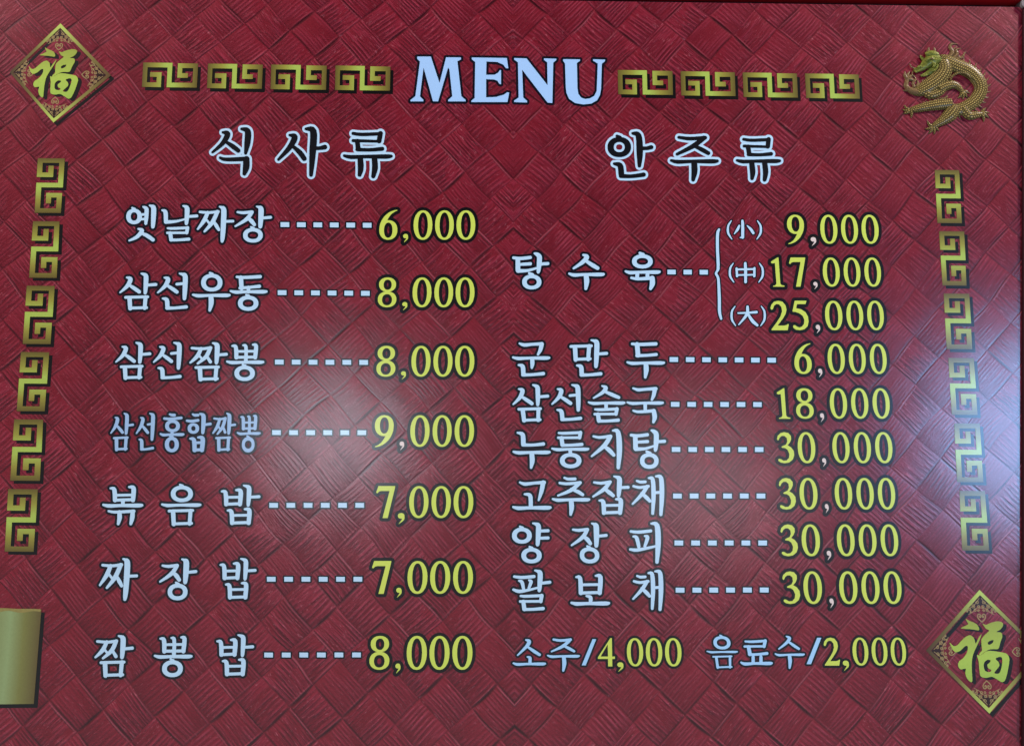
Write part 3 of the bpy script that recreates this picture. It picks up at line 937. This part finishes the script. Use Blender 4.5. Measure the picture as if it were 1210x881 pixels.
# ------------------------------------------------------------------ prices
price('6,000', [(447.7, 470.3), (476, 482.6, 276.2, 286.8), (488.2, 511.4), (513.7, 536.7), (539, 562)], (248.4, 283.7))
price('8,000', [(446, 469.2), (475, 481.8, 356.6, 366.8), (487, 510.4), (512.8, 535.9), (538, 561.1)], (327.5, 363.3))
price('8,000', [(444.3, 468), (473.5, 480.2, 438.2, 448.6), (485.6, 509.3), (511.7, 535.2), (537.4, 560.9)], (408.2, 445.2))
price('9,000', [(442.2, 465.8), (471.8, 478, 521, 532), (484.3, 508.2), (510.7, 534.2), (536.8, 560.6)], (490, 528), comma='cream')
price('7,000', [(443.6, 467.3), (469.7, 478.6, 605.5, 619), (483, 506.9), (509.4, 533.2), (535.6, 559.7)], (573.6, 612))
price('7,000', [(438.6, 462.7), (467.8, 475, 693.6, 705.8), (481, 505.7), (507.8, 532.5), (535, 559.3)], (662, 701.4))
price('8,000', [(436, 461), (466.8, 473.6, 783, 795.2), (480, 505), (507, 531.7), (534.1, 558.7)], (750.4, 791))

price('9,000', [(929, 951.2), (957.4, 965, 280, 291), (968, 990.6), (992.5, 1015), (1016.6, 1039.4)], (253.6, 288.4), comma='cream')
price('17,000', [(910.4, 927.2), (931.5, 953.2), (960.6, 966.5, 332.8, 342.4), (971, 993.4), (995.6, 1017.8), (1020, 1042.2)], (304, 339), comma='cream')
price('25,000', [(909.6, 932.6), (935.2, 956.2), (963.4, 969.6, 383.4, 394.2), (973.6, 996.5), (998.8, 1021.2), (1023.3, 1045.6)], (355, 390.4), comma='cream')
price('6,000', [(937.2, 960), (966.1, 972.1, 435.2, 446), (976.6, 999.4), (1001.6, 1024.2), (1026.4, 1049)], (405.8, 442), comma='cream')
price('18,000', [(917.3, 934.2), (939, 962.2), (968.4, 974.2, 487.7, 498.8), (979.2, 1002.1), (1004.3, 1027.3), (1029.6, 1052.6)], (458.2, 494.8), comma='cream')
price('30,000', [(917.3, 939.2), (941.3, 964.5), (971, 976.7, 540.7, 551.6), (982.2, 1005.1), (1007.4, 1030.4), (1032.6, 1055.8)], (510, 547.3), comma='cream')
price('30,000', [(919.4, 941.2), (943.5, 967.1), (974.2, 979.6, 594.8, 606.4), (984.9, 1008.2), (1010.5, 1033.8), (1035.8, 1059.1)], (564, 602), comma='cream')
price('30,000', [(921.4, 943.6), (945.9, 970), (976.3, 982.6, 650, 661.8), (987.4, 1011.1), (1013.2, 1037), (1039, 1062.7)], (618.8, 657), comma='cream')
price('30,000', [(923.6, 946.2), (948, 972.4), (979.6, 985.6, 706.2, 718.2), (990.2, 1014.4), (1016.4, 1040.6), (1042.4, 1066.6)], (674.2, 713.4), comma='cream')
price('4,000', [(705.8, 727), (729, 737.2, 781.6, 793.2), (740, 760.6), (762.4, 783.2), (785, 806)], (753, 787), wo=2.6)
price('2,000', [(972.4, 993.2), (995.4, 1003.8, 779.6, 792), (1006, 1027.2), (1028.5, 1049.8), (1051, 1071.8)], (752.4, 786), wo=2.6)

# ------------------------------------------------------------------ gold key-pattern ornaments
KP = [(65, 105), (147, 105), (147, 195), (19, 195), (19, 21), (240, 21), (240, 195), (470, 195), (470, 24), (331, 24), (331, 110), (405, 110)]
KW = [20, 22, 20, 19, 21, 24, 20, 20, 20, 21, 20, 20]


def key_outline():
    P = np.array(KP, float)
    left, right = [], []
    n = len(P)
    for i in range(n):
        w_ = 20.5
        if i == 0 or i == n - 1:
            d = (P[1] - P[0]) if i == 0 else (P[-1] - P[-2]); d /= np.linalg.norm(d)
            nn = np.array([-d[1], d[0]])
            left.append(P[i] + nn * w_); right.append(P[i] - nn * w_)
        else:
            d1 = P[i] - P[i - 1]; d1 /= np.linalg.norm(d1)
            d2 = P[i + 1] - P[i]; d2 /= np.linalg.norm(d2)
            n1, n2 = np.array([-d1[1], d1[0]]), np.array([-d2[1], d2[0]])
            left.append(P[i] + (n1 + n2) * w_); right.append(P[i] - (n1 + n2) * w_)
    return np.array(left + right[::-1]) / np.array([490., 215.])


KEY = key_outline()
KEY = (KEY - KEY.min(0)) / (KEY.max(0) - KEY.min(0))


def bilerp(c, st):
    tl, tr, br, bl = [np.array(p, float) for p in c]
    s, t = st[:, :1], st[:, 1:]
    return tl * (1 - s) * (1 - t) + tr * s * (1 - t) + br * s * t + bl * (1 - s) * t


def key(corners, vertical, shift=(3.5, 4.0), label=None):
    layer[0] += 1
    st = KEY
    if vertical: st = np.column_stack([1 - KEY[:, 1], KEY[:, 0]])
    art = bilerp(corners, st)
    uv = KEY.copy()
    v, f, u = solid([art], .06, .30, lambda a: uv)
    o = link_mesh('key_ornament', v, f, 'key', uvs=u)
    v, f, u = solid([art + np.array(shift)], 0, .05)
    link_mesh('printed_drop_shadow', v, f, 'drop_shadow_black', o)  # drop shadow of the key, printed as an offset black copy
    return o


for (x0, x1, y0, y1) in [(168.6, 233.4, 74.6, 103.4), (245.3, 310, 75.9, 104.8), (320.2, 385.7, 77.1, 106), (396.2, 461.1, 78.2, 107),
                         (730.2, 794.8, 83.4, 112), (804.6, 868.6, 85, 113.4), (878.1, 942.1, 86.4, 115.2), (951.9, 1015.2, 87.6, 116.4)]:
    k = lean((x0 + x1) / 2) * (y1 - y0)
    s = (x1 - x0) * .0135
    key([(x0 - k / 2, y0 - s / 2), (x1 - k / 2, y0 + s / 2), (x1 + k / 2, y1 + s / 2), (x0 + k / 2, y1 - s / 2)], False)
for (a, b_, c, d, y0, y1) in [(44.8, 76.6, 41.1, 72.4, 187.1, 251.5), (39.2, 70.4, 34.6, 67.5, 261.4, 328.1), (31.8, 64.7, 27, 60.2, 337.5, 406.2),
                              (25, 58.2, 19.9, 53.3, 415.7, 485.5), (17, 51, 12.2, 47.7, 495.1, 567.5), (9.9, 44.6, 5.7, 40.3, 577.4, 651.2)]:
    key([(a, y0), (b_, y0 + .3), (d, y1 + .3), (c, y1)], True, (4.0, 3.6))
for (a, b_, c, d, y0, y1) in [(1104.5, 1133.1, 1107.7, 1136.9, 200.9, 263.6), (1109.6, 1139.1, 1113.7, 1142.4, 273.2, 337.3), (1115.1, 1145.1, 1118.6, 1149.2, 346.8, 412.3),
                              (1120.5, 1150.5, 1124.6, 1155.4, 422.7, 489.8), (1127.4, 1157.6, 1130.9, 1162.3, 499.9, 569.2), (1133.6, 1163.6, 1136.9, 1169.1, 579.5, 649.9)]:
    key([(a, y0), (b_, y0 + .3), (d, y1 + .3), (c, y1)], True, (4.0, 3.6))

# ------------------------------------------------------------------ fortune emblems
FU_P = [
    ([(305, 226), (330, 238), (375, 257), (394, 284), (389, 299), (350, 293), (275, 288), (298, 274), (322, 260), (314, 245)], False),
    ([(199, 379), (226, 401), (252, 394), (276, 368), (302, 344), (332, 331), (356, 345), (365, 364), (372, 384), (390, 350), (408, 324), (403, 348), (378, 402), (356, 448), (346, 492), (345, 560), (349, 618), (339, 632), (315, 610), (302, 575), (304, 546), (270, 549), (255, 524), (263, 498), (286, 480), (306, 456), (318, 428), (317, 402), (300, 402), (270, 430), (240, 440), (220, 424)], False),
    ([(418, 255), (442, 262), (480, 246), (525, 237), (556, 247), (556, 268), (538, 292), (512, 307), (545, 311), (553, 338), (540, 372), (532, 402), (520, 419), (470, 421), (428, 440), (400, 462), (398, 448), (414, 428), (411, 400), (410, 360), (427, 334), (462, 300), (440, 286)], False),
    ([(452, 380), (466, 366), (492, 361), (486, 380), (462, 392)], True),
    ([(380, 458), (402, 462), (440, 436), (480, 431), (540, 440), (582, 450), (601, 480), (598, 520), (586, 580), (570, 625), (548, 636), (520, 620), (480, 600), (440, 606), (405, 596), (396, 555), (391, 500)], False),
    ([(428, 508), (448, 490), (470, 492), (468, 505), (450, 522), (456, 544), (477, 556), (465, 569), (436, 562), (425, 536)], True),
    ([(506, 482), (538, 470), (553, 488), (546, 545), (529, 579), (497, 576), (510, 556), (531, 530), (526, 505)], True)]


def quadmap(src, dst):
    """projective map taking four source points to four target points"""
    Am, bv = [], []
    for (x, y), (X, Y) in zip(src, dst):
        Am.append([x, y, 1, 0, 0, 0, -X * x, -X * y]); bv.append(X)
        Am.append([0, 0, 0, x, y, 1, -Y * x, -Y * y]); bv.append(Y)
    h = np.linalg.solve(np.array(Am, float), np.array(bv, float))

    def f(a):
        a = np.atleast_2d(np.asarray(a, float))
        d = h[6] * a[:, 0] + h[7] * a[:, 1] + 1
        return np.column_stack([(h[0] * a[:, 0] + h[1] * a[:, 1] + h[2]) / d, (h[3] * a[:, 0] + h[4] * a[:, 1] + h[5]) / d])
    return f


SQ = [(0, -1), (1, 0), (0, 1), (-1, 0)]


def emblem(top, right, bottom, left, label):
    layer[0] += 1
    src = [(398, 35), (846, 440), (462, 838), (50, 430)]
    f = quadmap(src, [top, right, bottom, left])
    d = quadmap(SQ, [top, right, bottom, left])
    sh = np.array([4.4, 2.6])
    # border band
    outer = d(SQ); inner = d(np.array(SQ) * .915)
    uvd = np.vstack([(np.array(SQ) + 1) / 2, (np.array(SQ) * .915 + 1) / 2])
    v, fc, u = solid([outer, inner], .10, .30, lambda a: uvd)
    root = link_mesh('fortune_emblem', v, fc, 'frame_gold', uvs=u, label=label)
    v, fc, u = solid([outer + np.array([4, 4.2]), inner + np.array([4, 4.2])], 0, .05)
    link_mesh('printed_drop_shadow', v, fc, 'drop_shadow_black', root)  # drop shadow of the border, printed in black
    # the brush character
    gl = Glyph()
    for pts, hole in FU_P: gl.P(f(catmull(np.array(pts, float), True, 5)), hole=hole)
    D, x0, y0 = glyph_field([gl], 2)
    lo = contours(D, x0, y0, 0)
    b_ = gl.bbox()
    v, fc, u = solid(lo, .10, .34, lambda a: (a - np.array(b_[:2])) / (np.array(b_[2:]) - np.array(b_[:2])))
    link_mesh('character', v, fc, 'char_gold', root, uvs=u)
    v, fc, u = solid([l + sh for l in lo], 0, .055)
    link_mesh('printed_drop_shadow', v, fc, 'drop_shadow_black', root)  # drop shadow of the brush character, printed in black
    # corner filigree: a dark corner piece with scrolled edge, gold scrolls on it
    for a in range(4):
        ca, sa = math.cos(a * math.pi / 2), math.sin(a * math.pi / 2)

        def R(p):
            p = np.atleast_2d(p)
            return d(np.column_stack([p[:, 0] * ca - p[:, 1] * sa, p[:, 0] * sa + p[:, 1] * ca]))
        edge = [(0, -.905), (.26, -.645)]
        for i in range(25):
            t = i / 24
            edge.append((.245 - .49 * t, -.645 - .09 * (1 - abs(2 * t - 1)) ** .8 + .028 * math.sin(t * 6 * math.pi * 2)))
        edge += [(-.26, -.645)]
        dark, gold = [Glyph().P(R(edge))], []
        sc = float(np.linalg.norm(np.array(right) - np.array(left))) / 2
        for sx in (-1, 1):
            for (cx, cy, r0, turns, ph) in [(.055, -.80, .030, 1.3, 0), (.13, -.735, .034, 1.4, 1), (.20, -.675, .030, 1.3, 2), (.245, -.645, .018, 1.2, 2.6),
                                            (.04, -.725, .026, 1.3, 2.5), (.10, -.665, .028, 1.3, 4), (.175, -.635, .018, 1.2, 5), (.045, -.66, .022, 1.2, 3.4)]:
                tt = np.linspace(0, 1, 20)
                rr = r0 * (1 - .75 * tt); th = ph + turns * 2 * math.pi * tt
                pts = R(np.column_stack([sx * (cx + rr * np.cos(th)), cy + rr * np.sin(th)]))
                gold.append(Glyph().L(*[(p[0], p[1], .0055 * sc) for p in pts[::2]]))
            for seg in [[(.02, -.86), (.09, -.77), (.17, -.71), (.27, -.645)], [(.01, -.70), (.08, -.70), (.14, -.64), (.22, -.60)]]:
                pts = R(np.array([(sx * p[0], p[1]) for p in seg]))
                gold.append(Glyph().L(*[(p[0], p[1], .005 * sc) for p in pts]))
            # heart scroll nearer the middle, curling in from its point
            hp = [(0, -.475), (.045, -.515), (.068, -.555), (.060, -.595), (.034, -.603), (.012, -.580), (.018, -.552), (.036, -.556), (.034, -.572)]
            pts = R(np.array([(sx * p[0], p[1]) for p in hp]))
            gold.append(Glyph().L(*[(p[0], p[1], .0085 * sc) for p in pts]))
        D, x0, y0 = glyph_field(dark, 1)
        v1, f1, _ = solid(contours(D, x0, y0, 0), .0, .07)
        D, x0, y0 = glyph_field(gold, 1, 7.0)
        v2, f2, _ = solid(contours(D, x0, y0, 0, 7.0), .0, .12)
        V, Fc, _, MI = merge([(v1, f1, None, 0), (v2, f2, None, 1)])
        link_mesh('corner_filigree', V, Fc, 'filigree_dark', root, mats=['filigree'], midx=MI)
    return root


emblem((71.6, 28), (131.3, 89.4), (63.3, 145), (11.5, 85.6), 'gold diamond emblem with brush character, in the upper left corner')
emblem((1157.3, 696.4), (1232.5, 770), (1168.9, 842.4), (1094, 768), 'gold diamond emblem with brush character, in the lower right corner')

# ------------------------------------------------------------------ gold bar cut by the picture's left edge
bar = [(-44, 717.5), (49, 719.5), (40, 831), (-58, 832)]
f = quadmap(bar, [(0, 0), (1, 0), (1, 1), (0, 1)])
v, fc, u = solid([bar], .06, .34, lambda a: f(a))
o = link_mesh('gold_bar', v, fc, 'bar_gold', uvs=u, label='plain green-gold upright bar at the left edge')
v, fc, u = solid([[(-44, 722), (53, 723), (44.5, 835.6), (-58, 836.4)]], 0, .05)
link_mesh('printed_drop_shadow', v, fc, 'drop_shadow_black', o)  # drop shadow of the bar, printed in black
lip = [(-44, 717.2)] + [(-44 + 93 * t, 717.3 + 2.2 * t - .5 * abs(math.sin(t * 9))) for t in np.linspace(.02, .99, 24)] + [(48.8, 721)] + \
      [(-44 + 93 * t, 721.6 + 1.1 * math.sin(t * 19) + 1.0 * t) for t in np.linspace(.98, .02, 26)] + [(-44, 721.4)]
v, fc, u = solid([lip], .34, .38)
link_mesh('bar_lip', v, fc, 'bar_lip', o)

# ------------------------------------------------------------------ dragon emblem (gold, low relief)
DX, DY, DS = 1050, 40, 6.778


def dr(p): return (np.asarray(p, float) / DS) + np.array([DX, DY])


def relief_tube(pts, flat=.45, base=.05, ring=12, n=8, uvs=1.0):
    """tapered body lying on the board: pts of (x, y, r) in the traced view"""
    P = catmull(np.array(pts, float), n=n)
    c = to_board(dr(P[:, :2])); r = P[:, 2] / DS
    t = np.gradient(c, axis=0); t /= np.linalg.norm(t, axis=1)[:, None] + 1e-9
    nn = np.column_stack([-t[:, 1], t[:, 0]])
    L = np.concatenate([[0], np.cumsum(np.linalg.norm(np.diff(c, axis=0), axis=1))])
    V, Fc, UV = [], [], []
    m = len(c)
    for i in range(m):
        for k in range(ring + 1):
            a = math.pi * k / ring
            q = c[i] + nn[i] * r[i] * math.cos(a)
            h = base + r[i] * flat * math.sin(a)
            V.append((q[0] * .001, -h * .001, .56 - q[1] * .001))
            UV.append((L[i] / 2.8 * uvs, (k / ring) * max(3, round(r.max() * 2 / 2.5))))
    w_ = ring + 1
    for i in range(m - 1):
        for k in range(ring):
            a = i * w_ + k
            Fc.append((a, a + w_, a + w_ + 1, a + 1))
    for i, s in ((0, 1), (m - 1, -1)):
        idx = [i * w_ + k for k in range(w_)]
        Fc.append(tuple(idx[::s]))
    return V, Fc, UV, 0


def spikes(path, side, length, step, skip=0):
    """row of pointed fins along a path's outer edge"""
    P = catmull(np.array(path, float), n=10)
    out = []
    for i in range(skip, len(P) - 2, step):
        c = P[i, :2]; t = P[i + 1, :2] - P[i, :2]; t = t / (np.linalg.norm(t) + 1e-9)
        nn = np.array([-t[1], t[0]]) * side
        b0 = c + nn * P[i, 2] * .82
        out.append(relief_tube([(*b0, 9), (*(b0 + nn * length * .55 - t * 4), 6), (*(b0 + nn * length - t * 15), 1.5)], .6, .1, 6, 3))
    return out


def claws(root, angles, ln=42, r=8):
    out = []
    x, y = root
    for a in angles:
        a = math.radians(a)
        d1 = np.array([math.cos(a), math.sin(a)]); d2 = np.array([math.cos(a + .5), math.sin(a + .5)])
        p1 = np.array([x, y]) + d1 * ln * .5; p2 = p1 + d2 * ln * .5
        out.append(relief_tube([(x, y, r + 2), (*p1, r), (*p2, 2)], .7, .2, 6, 4))
    return out


def part(name, pieces, mat, parent, label=None):
    V, Fc, UV, _ = merge(pieces)
    return link_mesh(name, V, Fc, mat, parent, uvs=UV, smooth_shade=True, label=label)


body_path = [(405, 205, 46), (455, 222, 62), (540, 258, 66), (640, 300, 64), (712, 368, 62), (738, 440, 58), (708, 515, 56), (645, 572, 54), (560, 610, 54), (470, 595, 48)]
chest_path = [(425, 220, 66), (440, 290, 74), (395, 365, 74), (315, 425, 68), (240, 462, 46), (175, 462, 24)]
body = part('dragon_emblem', [relief_tube(body_path), relief_tube(chest_path, .5)], 'dragon', board, 'gold relief dragon, in the upper right corner')
part('belly', [relief_tube([(300, 400, 30), (288, 455, 38), (330, 492, 38), (400, 470, 38), (450, 425, 32)], .55, .5),
               relief_tube([(480, 390, 6), (500, 350, 9), (550, 325, 10), (610, 335, 9), (650, 370, 6)], .9, 3.5, 8)], 'dragon', body)
part('leg', [relief_tube([(395, 445, 46), (460, 415, 46), (520, 410, 36), (565, 436, 26), (588, 466, 18)], .6, .3)] + claws((588, 465), [0, 38, 72, 110], 66, 13), 'dragon', body)
part('leg', [relief_tube([(500, 560, 46), (400, 570, 48), (300, 586, 40), (220, 603, 32), (170, 612, 20)], .6, .2)] + claws((172, 612), [70, 140, 172, 205], 66, 13), 'dragon', body)
part('leg', [relief_tube([(525, 600, 56), (490, 650, 60), (435, 695, 42), (380, 728, 28), (348, 748, 19)], .6, .2)] + claws((350, 745), [20, 62, 105, 150, 215], 66, 13), 'dragon', body)
part('leg', [relief_tube([(590, 600, 44), (640, 655, 40), (700, 650, 32), (748, 643, 20)], .6, .2)] + claws((745, 645), [-70, -25, 15, 62], 66, 13), 'dragon', body)
part('leg', [relief_tube([(230, 468, 34), (178, 456, 28), (140, 420, 20), (148, 368, 17)], .6, .2)] + claws((148, 366), [-120, -85, -45, 0], 70, 14) + claws((165, 440), [150, 195], 56, 11), 'dragon_plain', body)
part('mane', spikes(body_path, -1, 34, 4, 12) + spikes([(290, 565, 5), (380, 545, 14), (450, 545, 20)], -1, 20, 3) + spikes(chest_path, 1, 18, 5, 12), 'dragon_plain', body)
part('tail', [relief_tube([(480, 190, 18), (512, 150, 16), (492, 115, 14), (500, 85, 10), (550, 82, 3)], .6, .2, 8), relief_tube([(520, 195, 17), (548, 160, 14), (540, 130, 9), (580, 118, 3)], .6, .2, 8),
              relief_tube([(540, 205, 16), (590, 185, 12), (605, 158, 7), (622, 146, 2)], .6, .2, 8), relief_tube([(490, 130, 9), (525, 120, 7), (545, 100, 2)], .6, .2, 6)], 'dragon_plain', body)
part('head', [relief_tube([(395, 205, 46), (345, 215, 54), (305, 238, 46), (268, 272, 30), (235, 290, 22), (208, 288, 14)], .7, 1.2),
              relief_tube([(395, 262, 34), (345, 292, 30), (300, 322, 18), (255, 340, 8)], .6, .6),
              relief_tube([(285, 178, 20), (330, 172, 30), (380, 185, 26)], .9, 3),
              relief_tube([(278, 236, 11), (312, 214, 15), (352, 228, 10)], 1.0, 5.5),
              relief_tube([(330, 245, 12), (352, 262, 14), (345, 285, 8)], 1.0, 4.5),
              relief_tube([(222, 282, 10), (240, 272, 12), (258, 282, 8)], 1.0, 3)], 'dragon_head', body, 'bright green-gold head')
part('horn', [relief_tube([(312, 172, 15), (312, 142, 11), (318, 116, 5)], .8, 1.5, 6)], 'dragon_plain', body)
part('horn', [relief_tube([(355, 172, 15), (364, 142, 11), (360, 116, 5)], .8, 1.5, 6)], 'dragon_plain', body)
part('beard', [relief_tube([(400, 205, 14), (412, 255, 12), (390, 305, 5)], .8, 2.5, 6), relief_tube([(275, 215, 14), (258, 195, 11), (248, 178, 4)], .8, 1.5, 6),
               relief_tube([(375, 260, 11), (362, 300, 10), (330, 312, 5)], .8, 4, 6), relief_tube([(240, 298, 10), (212, 312, 8), (198, 285, 5)], .8, 2, 6),
               relief_tube([(270, 345, 7), (300, 335, 8), (350, 318, 6)], .8, 1.5, 6)], 'dragon_head', body)
part('eye', [relief_tube([(312, 226, 6), (322, 224, 8), (332, 227, 5)], .8, 7.5, 6)], 'dragon_plain', body)
part('whisker', [relief_tube([(225, 285, 6), (196, 300, 6), (186, 328, 5), (205, 350, 3)], .8, 1, 6), relief_tube([(215, 280, 5), (180, 270, 5), (165, 245, 3)], .8, 1, 6)], 'dragon_plain', body)
part('flame', [relief_tube([(205, 430, 14), (195, 395, 12), (215, 365, 8), (200, 335, 3)], .6, .3, 8), relief_tube([(225, 425, 12), (235, 395, 9), (228, 372, 3)], .6, .3, 8),
               relief_tube([(470, 500, 10), (440, 520, 9), (400, 515, 4)], .6, .2, 6)], 'dragon_plain', body)
